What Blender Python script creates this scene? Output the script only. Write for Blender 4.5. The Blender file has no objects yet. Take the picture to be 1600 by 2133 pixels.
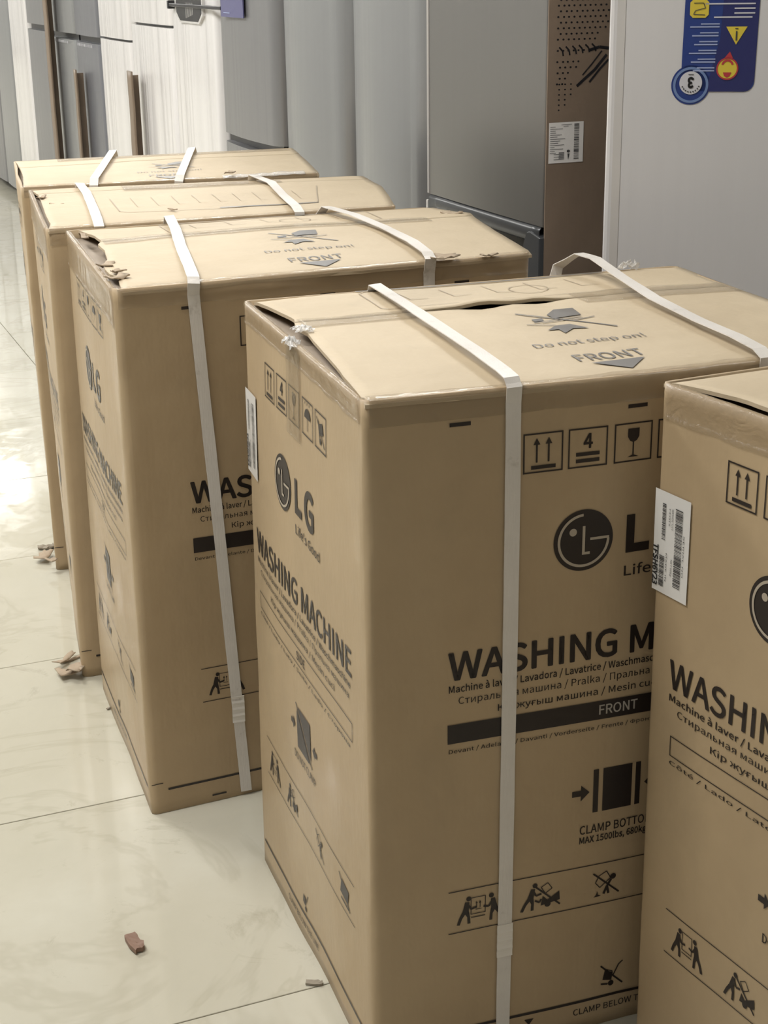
import bpy, bmesh, math, random
from mathutils import Vector, Matrix, noise

random.seed(7)
SC = bpy.context.scene
COL = SC.collection

# ---------------------------------------------------------------- camera
cam_d = bpy.data.cameras.new('camera')
cam_d.sensor_fit = 'HORIZONTAL'; cam_d.sensor_width = 36.0
cam_d.lens = 3225.4453 / 1600 * 36.0
cam_d.clip_start = 0.05; cam_d.clip_end = 80
cam = bpy.data.objects.new('camera', cam_d); COL.objects.link(cam)
PIT, ROL, CAMH = 0.3409, -0.0152, 1.3293
fw = Vector((0, math.cos(PIT), -math.sin(PIT)))
r0 = Vector((1, 0, 0)); u0 = Vector((0, math.sin(PIT), math.cos(PIT)))
cr = math.cos(ROL) * r0 + math.sin(ROL) * u0
cu = -math.sin(ROL) * r0 + math.cos(ROL) * u0
M = Matrix((cr, cu, -fw)).transposed().to_4x4(); M.translation = Vector((0, 0, CAMH))
cam.matrix_world = M
SC.camera = cam

# ---------------------------------------------------------------- world, light, exposure
SC.view_settings.view_transform = 'Standard'; SC.view_settings.look = 'None'
SC.view_settings.gamma = 1.0; SC.view_settings.use_curve_mapping = False
SC.view_settings.exposure = 0.0
w = bpy.data.worlds.new('world'); SC.world = w; w.use_nodes = True
w.node_tree.nodes['Background'].inputs[0].default_value = (0.8, 0.82, 0.85, 1)
w.node_tree.nodes['Background'].inputs[1].default_value = 0.15

# the shop is laid out on a tile grid: U runs out of the fridge fronts, V runs along the fridge row
ROW = Vector((0.56, 2.85, 0)); RA = 0.39
RN = Vector((math.cos(RA), math.sin(RA), 0)); RD = Vector((-math.sin(RA), math.cos(RA), 0))
def uv(u, v, z=0.0): return ROW + RN * u + RD * v + Vector((0, 0, z))
CEIL = 3.0
# ceiling panels (U, V, watts)
PANELS = [(0.62, -0.6, 9), (0.62, 2.2, 38), (0.62, 5.2, 52), (0.62, 8.2, 56), (-0.12, 11.1, 55),
          (-2.6, -6.4, 27), (-2.6, -3.4, 18), (-2.1, -0.4, 62), (-2.2, 2.2, 90), (-2.6, 5.2, 90), (-2.6, 8.2, 80), (-2.6, 11.1, 80), (-0.12, 14.2, 45), (-0.12, 17.4, 50), (-0.12, 20.6, 60),
          (-2.6, 14.2, 70), (-2.6, 17.4, 80), (-2.6, 20.6, 80), (-2.6, 23.5, 80)]

# ---------------------------------------------------------------- helpers
def link(ob, parent=None):
    COL.objects.link(ob)
    if parent: ob.parent = parent
    return ob
def mesh_obj(name, verts, faces, mat=None, parent=None, smooth=False, mats=None, midx=None):
    me = bpy.data.meshes.new(name); me.from_pydata([tuple(v) for v in verts], [], faces); me.update()
    if mats:
        for m in mats: me.materials.append(m)
        if midx: me.polygons.foreach_set('material_index', midx)
    elif mat: me.materials.append(mat)
    if smooth: me.polygons.foreach_set('use_smooth', [True] * len(me.polygons))
    return link(bpy.data.objects.new(name, me), parent)
def tag(o, label=None, cat=None, group=None, kind=None):
    if label: o['label'] = label
    if cat: o['category'] = cat
    if group: o['group'] = group
    if kind: o['kind'] = kind
    return o
def empty(name, loc, rz=0.0):
    o = bpy.data.objects.new(name, None); o.empty_display_size = 0.1
    o.location = loc; o.rotation_euler = (0, 0, rz); return link(o)
def lerp_table(t, x):
    if x <= t[0][0]: return t[0][1]
    for a, b in zip(t, t[1:]):
        if x <= b[0]:
            k = (x - a[0]) / (b[0] - a[0] + 1e-9); return a[1] + (b[1] - a[1]) * k
    return t[-1][1]
def box_geo(x0, x1, y0, y1, z0, z1, bev=0.0):
    bm = bmesh.new(); bmesh.ops.create_cube(bm, size=1.0)
    for v in bm.verts:
        v.co = Vector(((x0 + x1) / 2 + v.co.x * (x1 - x0), (y0 + y1) / 2 + v.co.y * (y1 - y0), (z0 + z1) / 2 + v.co.z * (z1 - z0)))
    if bev: bmesh.ops.bevel(bm, geom=bm.edges[:], offset=bev, segments=2, affect='EDGES', profile=0.5)
    return bm
def box(name, x0, x1, y0, y1, z0, z1, mat, parent=None, bev=0.0):
    bm = box_geo(x0, x1, y0, y1, z0, z1, bev)
    me = bpy.data.meshes.new(name); bm.to_mesh(me); bm.free(); me.materials.append(mat)
    return link(bpy.data.objects.new(name, me), parent)
def thick_grid(name, P, off, mat, parent, smooth=True):
    """P[i][j] top points, off(i,j) vector to the underside"""
    ni, nj = len(P), len(P[0]); V = []; F = []
    for i in range(ni):
        for j in range(nj): V.append(P[i][j])
    n = ni * nj
    for i in range(ni):
        for j in range(nj): V.append(P[i][j] + off(i, j))
    for i in range(ni - 1):
        for j in range(nj - 1):
            a, b, c, d = i * nj + j, (i + 1) * nj + j, (i + 1) * nj + j + 1, i * nj + j + 1
            F.append((a, b, c, d)); F.append((n + d, n + c, n + b, n + a))
    for i in range(ni - 1):
        F.append((n + i * nj, n + (i + 1) * nj, (i + 1) * nj, i * nj))
        e = nj - 1
        F.append((i * nj + e, (i + 1) * nj + e, n + (i + 1) * nj + e, n + i * nj + e))
    for j in range(nj - 1):
        F.append((j, j + 1, n + j + 1, n + j)); b = (ni - 1) * nj
        F.append((n + b + j, n + b + j + 1, b + j + 1, b + j))
    o = mesh_obj(name, V, F, mat, parent)
    if smooth:
        k = 2 * (ni - 1) * (nj - 1)
        o.data.polygons.foreach_set('use_smooth', [q < k for q in range(len(F))])
    return o

# ---------------------------------------------------------------- materials
def new_mat(name):
    m = bpy.data.materials.new(name); m.use_nodes = True
    nt = m.node_tree; return m, nt, nt.nodes['Principled BSDF']
def N(nt, t, **kw):
    n = nt.nodes.new(t)
    for k, v in kw.items(): setattr(n, k, v)
    return n
def simple(name, col, rough=0.5, metal=0.0, coat=0.0, spec=None, emit=None, es=1.0):
    m, nt, b = new_mat(name)
    b.inputs['Base Color'].default_value = (*col, 1); b.inputs['Roughness'].default_value = rough
    b.inputs['Metallic'].default_value = metal
    if coat: b.inputs['Coat Weight'].default_value = coat; b.inputs['Coat Roughness'].default_value = 0.08
    if spec is not None: b.inputs['Specular IOR Level'].default_value = spec
    if emit: b.inputs['Emission Color'].default_value = (*emit, 1); b.inputs['Emission Strength'].default_value = es
    return m
def ramp(nt, stops):
    r = N(nt, 'ShaderNodeValToRGB'); e = r.color_ramp.elements
    e[0].position, e[0].color = stops[0][0], (*stops[0][1], 1)
    e[1].position, e[1].color = stops[-1][0], (*stops[-1][1], 1)
    for p, c in stops[1:-1]:
        q = e.new(p); q.color = (*c, 1)
    return r
def tex(nt, scale, detail=4, rough=0.55, coord='Object', sc=(1, 1, 1), dist=0.0):
    tc = N(nt, 'ShaderNodeTexCoord') if coord != 'World' else N(nt, 'ShaderNodeNewGeometry')
    mp = N(nt, 'ShaderNodeMapping'); mp.inputs['Scale'].default_value = sc
    nt.links.new(tc.outputs['Object' if coord == 'Object' else 'Position'], mp.inputs[0])
    t = N(nt, 'ShaderNodeTexNoise'); t.inputs['Scale'].default_value = scale; t.inputs['Detail'].default_value = detail
    t.inputs['Roughness'].default_value = rough; t.inputs['Distortion'].default_value = dist
    nt.links.new(mp.outputs[0], t.inputs['Vector']); return t
def bump(nt, b, src, strength, dist=0.01, prev=None):
    bp = N(nt, 'ShaderNodeBump'); bp.inputs['Strength'].default_value = strength; bp.inputs['Distance'].default_value = dist
    nt.links.new(src, bp.inputs['Height'])
    if prev: nt.links.new(prev.outputs[0], bp.inputs['Normal'])
    nt.links.new(bp.outputs[0], b.inputs['Normal']); return bp
def cardboard(name, c1, c2, rough=0.55, flute=(1, 1, 0.02), gloss=0.0, bs=0.25):
    m, nt, b = new_mat(name)
    t = tex(nt, 5.0, 5, 0.6); rp = ramp(nt, [(0.3, c1), (0.7, c2)]); nt.links.new(t.outputs[0], rp.inputs[0])
    sm = tex(nt, 1.7, 6, 0.65, dist=0.6)                                   # handling stains
    rs = ramp(nt, [(0.55, (1, 1, 1)), (0.72, (0.84, 0.85, 0.86))]); nt.links.new(sm.outputs[0], rs.inputs[0])
    mx = N(nt, 'ShaderNodeMix', data_type='RGBA', blend_type='MULTIPLY'); mx.inputs[0].default_value = 1.0
    nt.links.new(rp.outputs[0], mx.inputs[6]); nt.links.new(rs.outputs[0], mx.inputs[7])
    nt.links.new(mx.outputs[2], b.inputs['Base Color'])
    b.inputs['Roughness'].default_value = rough
    fl = tex(nt, 130.0, 1, 0.5, sc=flute); f2 = tex(nt, 14.0, 4, 0.55, sc=(1, 1, 0.6))
    b1 = bump(nt, b, fl.outputs[0], bs * 0.35, 0.002); bump(nt, b, f2.outputs[0], bs, 0.01, b1)
    if gloss:
        g = tex(nt, 3.0, 3, 0.5); rg = ramp(nt, [(0.45, (0, 0, 0)), (0.62, (gloss,) * 3)]); nt.links.new(g.outputs[0], rg.inputs[0])
        nt.links.new(rg.outputs[0], b.inputs['Coat Weight']); b.inputs['Coat Roughness'].default_value = 0.22
    return m
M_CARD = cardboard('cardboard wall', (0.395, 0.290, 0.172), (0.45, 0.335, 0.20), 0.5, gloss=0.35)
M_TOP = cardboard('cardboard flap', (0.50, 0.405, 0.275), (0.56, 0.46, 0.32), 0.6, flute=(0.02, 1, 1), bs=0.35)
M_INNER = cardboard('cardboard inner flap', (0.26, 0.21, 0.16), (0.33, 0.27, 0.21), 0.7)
M_TORN = cardboard('torn cardboard', (0.30, 0.23, 0.16), (0.50, 0.40, 0.29), 0.8, bs=0.6)
def tape_mat(name, col, alpha, rough=0.16):
    m, nt, b = new_mat(name)
    b.inputs['Base Color'].default_value = (*col, 1); b.inputs['Roughness'].default_value = rough
    b.inputs['Alpha'].default_value = alpha; b.inputs['Coat Weight'].default_value = 0.6; b.inputs['Coat Roughness'].default_value = 0.1
    t = tex(nt, 26.0, 4, 0.6, dist=1.2); bump(nt, b, t.outputs[0], 0.55, 0.01); return m
M_TAPE = tape_mat('clear brown tape', (0.44, 0.33, 0.20), 0.22)
M_TAPE2 = tape_mat('clear tape over lid', (0.52, 0.42, 0.28), 0.20, 0.12)
M_FILM = tape_mat('crumpled clear film', (0.85, 0.83, 0.80), 0.35, 0.15)
M_INK = simple('black print ink', (0.020, 0.014, 0.012), 0.42)
M_INKT = simple('grey print ink on top flap', (0.155, 0.145, 0.135), 0.35)
M_INKF = simple('faint grey print line', (0.36, 0.29, 0.20), 0.5)
M_UNPR = simple('unprinted board in the emblem', (0.42, 0.36, 0.28), 0.5)
M_UNPR2 = simple('white knocked out lettering', (0.42, 0.38, 0.33), 0.5)
def strap_mat():
    m, nt, b = new_mat('woven white strap')
    t = tex(nt, 9.0, 6, 0.7, sc=(1, 1, 1)); rp = ramp(nt, [(0.30, (0.44, 0.40, 0.35)), (0.40, (0.66, 0.62, 0.57)), (0.7, (0.73, 0.69, 0.64))])
    nt.links.new(t.outputs[0], rp.inputs[0]); nt.links.new(rp.outputs[0], b.inputs['Base Color'])
    b.inputs['Roughness'].default_value = 0.38
    t2 = tex(nt, 420.0, 1, 0.5, sc=(1, 1, 0.15)); bump(nt, b, t2.outputs[0], 0.15, 0.002); return m
M_STRAP = strap_mat()
M_SEAL = simple('heat sealed strap joint', (0.74, 0.70, 0.64), 0.25)
M_LABEL = simple('white paper label', (0.72, 0.70, 0.67), 0.35, coat=0.3)
M_LINK = simple('label print', (0.05, 0.05, 0.05), 0.5)

def tile_mat():
    m, nt, b = new_mat('polished stone look tile')
    oi = N(nt, 'ShaderNodeObjectInfo')
    geo = N(nt, 'ShaderNodeNewGeometry')
    add = N(nt, 'ShaderNodeVectorMath', operation='MULTIPLY_ADD')
    comb = N(nt, 'ShaderNodeCombineXYZ'); nt.links.new(oi.outputs['Random'], comb.inputs[0]); nt.links.new(oi.outputs['Random'], comb.inputs[2])
    add.inputs[1].default_value = (7, 7, 7); nt.links.new(comb.outputs[0], add.inputs[0]); nt.links.new(geo.outputs['Position'], add.inputs[2])
    def nz(scale, det, rgh, dist):
        t = N(nt, 'ShaderNodeTexNoise'); t.inputs['Scale'].default_value = scale; t.inputs['Detail'].default_value = det
        t.inputs['Roughness'].default_value = rgh; t.inputs['Distortion'].default_value = dist
        nt.links.new(add.outputs[0], t.inputs['Vector']); return t
    a = nz(2.2, 6, 0.6, 0.4); ra = ramp(nt, [(0.3, (0.49, 0.465, 0.375)), (0.55, (0.53, 0.505, 0.415)), (0.75, (0.57, 0.55, 0.465))]); nt.links.new(a.outputs[0], ra.inputs[0])
    v = nz(1.6, 5, 0.62, 1.6)                                              # thin grey veins
    rv = ramp(nt, [(0.468, (1, 1, 1)), (0.497, (0.90, 0.89, 0.87)), (0.503, (0.89, 0.88, 0.86)), (0.53, (1, 1, 1))]); nt.links.new(v.outputs[0], rv.inputs[0])
    d = nz(6.5, 7, 0.75, 0.8)                                              # scuffs and dirt
    rd = ramp(nt, [(0.59, (1, 1, 1)), (0.73, (0.70, 0.67, 0.62))]); nt.links.new(d.outputs[0], rd.inputs[0])
    m1 = N(nt, 'ShaderNodeMix', data_type='RGBA', blend_type='MULTIPLY'); m1.inputs[0].default_value = 0.8
    nt.links.new(ra.outputs[0], m1.inputs[6]); nt.links.new(rv.outputs[0], m1.inputs[7])
    m2 = N(nt, 'ShaderNodeMix', data_type='RGBA', blend_type='MULTIPLY'); m2.inputs[0].default_value = 0.8
    nt.links.new(m1.outputs[2], m2.inputs[6]); nt.links.new(rd.outputs[0], m2.inputs[7])
    nt.links.new(m2.outputs[2], b.inputs['Base Color'])
    rr = ramp(nt, [(0.45, (0.045,) * 3), (0.75, (0.26,) * 3)]); nt.links.new(d.outputs[0], rr.inputs[0]); nt.links.new(rr.outputs[0], b.inputs['Roughness'])
    w_ = nz(5.0, 2, 0.5, 0.0); bump(nt, b, w_.outputs[0], 0.06, 0.01)
    return m
M_TILE = tile_mat()
M_GROUT = simple('tile joint', (0.16, 0.13, 0.10), 0.9)
M_WALL = simple('painted shop wall', (0.55, 0.55, 0.54), 0.7)
M_CEILM = simple('ceiling board', (0.72, 0.72, 0.70), 0.9)
M_TRIM = simple('lamp frame', (0.75, 0.75, 0.75), 0.4)

# ---------------------------------------------------------------- setting: floor, walls, ceiling, lamps
U0, U1, V0, V1 = -5.2, 0.95, -8.0, 25.5
def plane_uv(name, pts, mat, th):
    """thin solid from a 4-point outline pushed along th"""
    P = [Vector(p) for p in pts]; V = P + [p + th for p in P]
    F = [(0, 1, 2, 3), (7, 6, 5, 4), (0, 4, 5, 1), (1, 5, 6, 2), (2, 6, 7, 3), (3, 7, 4, 0)]
    o = mesh_obj(name, V, F, mat); bm = bmesh.new(); bm.from_mesh(o.data); bmesh.ops.recalc_face_normals(bm, faces=bm.faces); bm.to_mesh(o.data); bm.free()
    return tag(o, kind='structure')
floor = plane_uv('floor', [uv(U0, V0, -.010), uv(U1, V0, -.010), uv(U1, V1, -.010), uv(U0, V1, -.010)], M_GROUT, Vector((0, 0, -.05)))
plane_uv('ceiling', [uv(U0, V0, CEIL), uv(U1, V0, CEIL), uv(U1, V1, CEIL), uv(U0, V1, CEIL)], M_CEILM, Vector((0, 0, .05)))
plane_uv('wall_right', [uv(U1, V0), uv(U1, V1), uv(U1, V1, CEIL), uv(U1, V0, CEIL)], M_WALL, RN * .1)
plane_uv('wall_left', [uv(U0, V0), uv(U0, V1), uv(U0, V1, CEIL), uv(U0, V0, CEIL)], M_WALL, -RN * .1)
plane_uv('wall_back', [uv(U0, V1), uv(U1, V1), uv(U1, V1, CEIL), uv(U0, V1, CEIL)], M_WALL, RD * .1)
plane_uv('wall_front', [uv(U0, V0), uv(U1, V0), uv(U1, V0, CEIL), uv(U0, V0, CEIL)], M_WALL, -RD * .1)
# tiles 1.2 x 0.6 m; joints at U' = .875 + 1.214 k and V' = 1.70 + .611 k in the frame turned by .385 rad
TA = 0.385; TN = Vector((math.cos(TA), math.sin(TA), 0)); TD = Vector((-math.sin(TA), math.cos(TA), 0))
tb = box_geo(0.001, 1.213, 0.001, 0.6100, -0.0099, 0.0, 0)
bmesh.ops.bevel(tb, geom=[e for e in tb.edges if all(v.co.z > -0.001 for v in e.verts)], offset=0.0007, segments=1, affect='EDGES')
tme = bpy.data.meshes.new('floor_tile'); tb.to_mesh(tme); tb.free(); tme.materials.append(M_TILE)
rt = random.Random(3)
for i in range(-4, 2):
    for j in range(-8, 40):
        c = TN * (0.875 + 1.214 * i) + TD * (1.702 + 0.611 * j)
        ctr = c + TN * .6 + TD * .3 - ROW
        if not (U0 + .62 < ctr.dot(RN) < U1 - .5 and V0 + .3 < ctr.dot(RD) < V1 - .3): continue
        o = bpy.data.objects.new('floor_tile', tme); o.location = c + Vector((0, 0, -rt.random() * .0004)); o.rotation_euler = (0, 0, TA)
        link(o, floor)
def lamp_panel(u, v, watts):
    root = empty('ceiling_panel_lamp', uv(u, v, CEIL), RA)
    hx, hy = (0.25, 0.6) if 0 < u else (0.6, 0.3)
    for nm, a in (('frame', (-hx - .02, hx + .02, -hy - .02, -hy)), ('frame', (-hx - .02, hx + .02, hy, hy + .02)), ('frame', (-hx - .02, -hx, -hy, hy)), ('frame', (hx, hx + .02, -hy, hy))):
        box(nm, a[0], a[1], a[2], a[3], -.03, -.001, M_TRIM, root)
    box('housing', -hx, hx, -hy, hy, -.008, -.001, M_TRIM, root)
    L = bpy.data.lights.new('panel_light', 'AREA'); L.shape = 'RECTANGLE'; L.size = 2 * hx - .02; L.size_y = 2 * hy - .02; L.energy = watts * LK
    L.color = (1.0, 0.99, 0.97)
    lo = bpy.data.objects.new('panel_light', L); lo.location = (0, 0, -.015); link(lo, root)
    tag(root, None, 'lamp', 'ceiling panel lamps', None)
    root['label'] = 'flat white ceiling panel lamp above the fridge aisle'
LK = 0.95
for p in PANELS: lamp_panel(*p)

# ---------------------------------------------------------------- flat print builder
_tc = {}
def ui_font():
    try:
        import os
        d = bpy.utils.system_resource('DATAFILES', path='fonts')
        return bpy.data.fonts.load(os.path.join(d, 'Noto Sans CJK Regular.woff2'))
    except Exception: return None
FONT = ui_font()
def text2d(s, bold=0.0, res=3):
    k = (s, bold, res)
    if k in _tc: return _tc[k]
    if '\u0493' in s:                                                      # barred letter missing from the font: draw its bar
        base = s.replace('\u0493', '\u0433'); V, F, a, b = text2d(base, bold, res); V = list(V); F = list(F)
        e = text2d(s[:s.index('\u0493')] + '\u0433', 0, res)[3]; n = len(V); q = max(v[1] for v in text2d('H')[0])
        V += [(e - .62 * q, .30 * q), (e - .14 * q, .30 * q), (e - .14 * q, .39 * q), (e - .62 * q, .39 * q)]; F.append((n, n + 1, n + 2, n + 3))
        _tc[k] = (V, F, a, b); return _tc[k]
    c = bpy.data.curves.new('t', 'FONT'); c.body = s
    if FONT: c.font = FONT
    c.resolution_u = res; c.fill_mode = 'BOTH'
    o = bpy.data.objects.new('t', c); COL.objects.link(o)
    dg = bpy.context.evaluated_depsgraph_get(); dg.update()
    me = o.evaluated_get(dg).to_mesh()
    V = [(v.co.x, v.co.y) for v in me.vertices]; F = [tuple(p.vertices) for p in me.polygons if p.normal.z > -0.5]
    if bold:                                                              # heavier strokes: overlaid shifted copies
        V0, F0 = V, F; V = []; F = []
        bold *= .5
        nd = 14 if len(s) < 18 and bold > .004 else 4
        for dx, dy in [(bold * math.cos(6.2832 * (q + .5) / nd), bold * math.sin(6.2832 * (q + .5) / nd)) for q in range(nd)]:
            n = len(V); V += [(a + dx, b + dy) for a, b in V0]; F += [tuple(n + i for i in f) for f in F0]
    o.evaluated_get(dg).to_mesh_clear()
    bpy.data.objects.remove(o); bpy.data.curves.remove(c)
    xs = [v[0] for v in V] or [0, 1]
    _tc[k] = (V, F, min(xs), max(xs)); return _tc[k]
CAPH = None
class Print:
    """collects flat 2-D shapes; emit() lays them on a surface through a mapping"""
    def __init__(s): s.V = []; s.F = []; s.cuts = [0]
    def cut(s): s.cuts.append(len(s.F)); return s
    def poly(s, pts):
        n = len(s.V); s.V += list(pts); s.F.append(tuple(range(n, n + len(pts)))); return s
    def rect(s, x0, y0, x1, y1, step=0.05):
        nx = max(1, int(abs(x1 - x0) / step)); ny = max(1, int(abs(y1 - y0) / step)); n = len(s.V)
        for j in range(ny + 1):
            for i in range(nx + 1): s.V.append((x0 + (x1 - x0) * i / nx, y0 + (y1 - y0) * j / ny))
        for j in range(ny):
            for i in range(nx):
                a = n + j * (nx + 1) + i; s.F.append((a, a + 1, a + nx + 2, a + nx + 1))
        return s
    def line(s, a, b, t, step=0.05):
        dx, dy = b[0] - a[0], b[1] - a[1]; L = math.hypot(dx, dy); nx_, ny_ = -dy / L * t / 2, dx / L * t / 2
        k = max(1, int(L / step)); n = len(s.V)
        for i in range(k + 1):
            x, y = a[0] + dx * i / k, a[1] + dy * i / k; s.V += [(x + nx_, y + ny_), (x - nx_, y - ny_)]
        for i in range(k): q = n + 2 * i; s.F.append((q, q + 1, q + 3, q + 2))
        return s
    def path(s, pts, t):
        for a, b in zip(pts, pts[1:]): s.line(a, b, t)
        return s
    def frame(s, x0, y0, x1, y1, t=.0018):
        s.rect(x0, y0, x1, y0 + t); s.rect(x0, y1 - t, x1, y1); s.rect(x0, y0 + t, x0 + t, y1 - t); s.rect(x1 - t, y0 + t, x1, y1 - t); return s
    def disc(s, x, y, r, n=40, ry=None):
        ry = ry or r; return s.poly([(x + r * math.cos(6.28319 * i / n), y + ry * math.sin(6.28319 * i / n)) for i in range(n)])
    def arc(s, x, y, r, t, a0, a1, n=36):
        k = len(s.V)
        for i in range(n + 1):
            a = math.radians(a0 + (a1 - a0) * i / n); c, d = math.cos(a), math.sin(a)
            s.V += [(x + (r - t / 2) * c, y + (r - t / 2) * d), (x + (r + t / 2) * c, y + (r + t / 2) * d)]
        for i in range(n): q = k + 2 * i; s.F.append((q, q + 1, q + 3, q + 2))
        return s
    def text(s, string, x0, x1, y, cap, bold=0.0, res=3, xf=None):
        global CAPH
        if xf is None: s.cut()
        if CAPH is None: CAPH = max(v[1] for v in text2d('H')[0])
        V, F, a, b = text2d(string, bold, res); n = len(s.V)
        sx = (x1 - x0) / (b - a) if x1 is not None else cap / CAPH; sy = cap / CAPH
        for vx, vy in V:
            q = (x0 + (vx - a) * sx, y + vy * sy); s.V.append(xf(q) if xf else q)
        s.F += [tuple(n + i for i in f) for f in F]; return s
    def emit(s, name, fmap, mat, parent):
        if len(s.F) == 0: return None
        cuts = sorted(set(s.cuts + [len(s.F)])); o = None
        for a, b in zip(cuts, cuts[1:]):
            idx = sorted({i for f in s.F[a:b] for i in f}); mp = {k: n for n, k in enumerate(idx)}
            o = mesh_obj(name, [fmap(*s.V[i]) for i in idx], [tuple(mp[i] for i in f) for f in s.F[a:b]], mat, parent)
            if name in ('dot_pattern', 'label_print', 'sticker_print', 'drip_grille', 'printed_band'): o['kind'] = 'stuff'
        return o
def man(P, x, y, h, f=1, lean=0.0):
    """walking porter, feet at y, height h, f = facing"""
    X = lambda a, b: (x + f * a * h + lean * b * h * f, y + b * h)
    P.disc(X(.10, .9)[0], X(.10, .9)[1], .085 * h, 14)
    P.poly([X(-.02, .80), X(.12, .78), X(.10, .45), X(-.12, .42)])
    P.poly([X(-.12, .45), X(.10, .47), X(.14, .25), X(.16, .0), X(.06, .0), X(.05, .24), X(-.02, .36), X(-.12, .22), X(-.20, .0), X(-.30, .02), X(-.22, .25)])
    P.path([X(.06, .72), X(.18, .52), X(.36, .56)], .07 * h)
def sym_up(P, x0, y0, s):
    P.frame(x0, y0, x0 + s, y0 + s * .96)
    for cx in (x0 + s * .34, x0 + s * .64):
        P.line((cx, y0 + s * .25), (cx, y0 + s * .72), s * .045)
        P.poly([(cx - s * .085, y0 + s * .68), (cx + s * .085, y0 + s * .68), (cx, y0 + s * .84)])
    P.rect(x0 + s * .2, y0 + s * .09, x0 + s * .82, y0 + s * .18)
def sym_stack(P, x0, y0, s):
    P.frame(x0, y0, x0 + s, y0 + s * .96); P.text('4', x0 + s * .38, x0 + s * .62, y0 + s * .47, s * .34, .02)
    P.rect(x0 + s * .2, y0 + s * .28, x0 + s * .8, y0 + s * .37); P.rect(x0 + s * .2, y0 + s * .12, x0 + s * .8, y0 + s * .21)
def sym_glass(P, x0, y0, s):
    P.frame(x0, y0, x0 + s, y0 + s * .96)
    c = x0 + s * .5
    P.poly([(c - s * .15, y0 + s * .82), (c + s * .15, y0 + s * .82), (c + s * .15, y0 + s * .62), (c + s * .09, y0 + s * .52), (c, y0 + s * .48), (c - s * .09, y0 + s * .52), (c - s * .15, y0 + s * .62)])
    P.line((c, y0 + s * .5), (c, y0 + s * .17), s * .035); P.poly([(c - s * .15, y0 + s * .12), (c + s * .15, y0 + s * .12), (c, y0 + s * .18)])
def sym_umbrella(P, x0, y0, s):
    P.frame(x0, y0, x0 + s, y0 + s * .96); c = x0 + s * .5
    P.poly([(c + s * .28 * math.cos(math.radians(a)), y0 + s * .48 + s * .26 * math.sin(math.radians(a))) for a in range(0, 181, 20)])
    P.line((c, y0 + s * .5), (c, y0 + s * .16), s * .035)
    for k in (-.2, 0, .2): P.line((c + s * k, y0 + s * .9), (c + s * (k - .04), y0 + s * .82), s * .03)
def sym_notruck(P, x0, y0, s):
    P.frame(x0, y0, x0 + s, y0 + s * .96)
    P.line((x0 + s * .3, y0 + s * .75), (x0 + s * .45, y0 + s * .25), s * .05); P.disc(x0 + s * .5, y0 + s * .24, s * .08, 12)
    P.poly([(x0 + s * .42, y0 + s * .38), (x0 + s * .75, y0 + s * .46), (x0 + s * .66, y0 + s * .74), (x0 + s * .36, y0 + s * .66)])
    P.line((x0 + s * .15, y0 + s * .8), (x0 + s * .85, y0 + s * .14), s * .04)
def logo(fm, fm2, cx, cy, R, root, ink, light, text_x, g_x, cap, yb, life):
    """round emblem with letters, wordmark beside, small line beneath"""
    P = Print(); P.disc(cx, cy, R, 56); o = P.emit('emblem', fm, ink, root)
    Q = Print(); Q.arc(cx, cy, R * .83, R * .085, 92, 359, 48); Q.rect(cx + R * .22, cy - R * .02, cx + R * .86, cy + R * .065)
    Q.rect(cx - R * .045, cy - R * .47, cx + R * .045, cy + R * .47); Q.rect(cx + R * .045, cy - R * .47, cx + R * .22, cy - R * .385)
    Q.disc(cx - R * .36, cy + R * .30, R * .125, 20); Q.emit('emblem_outline', fm2, light, root)
    T = Print(); t = cap * .23; w = cap * .66
    T.rect(text_x, yb, text_x + t, yb + cap); T.rect(text_x + t, yb, text_x + w, yb + t)
    T.text('G', g_x, g_x + cap * .92, yb, cap, .026, 6); T.emit('wordmark', fm, ink, root)
    T = Print(); T.text("Life's Good", life[0], life[1], life[2], life[3], .008, 3); T.emit('lettering', fm, ink, root)

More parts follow.
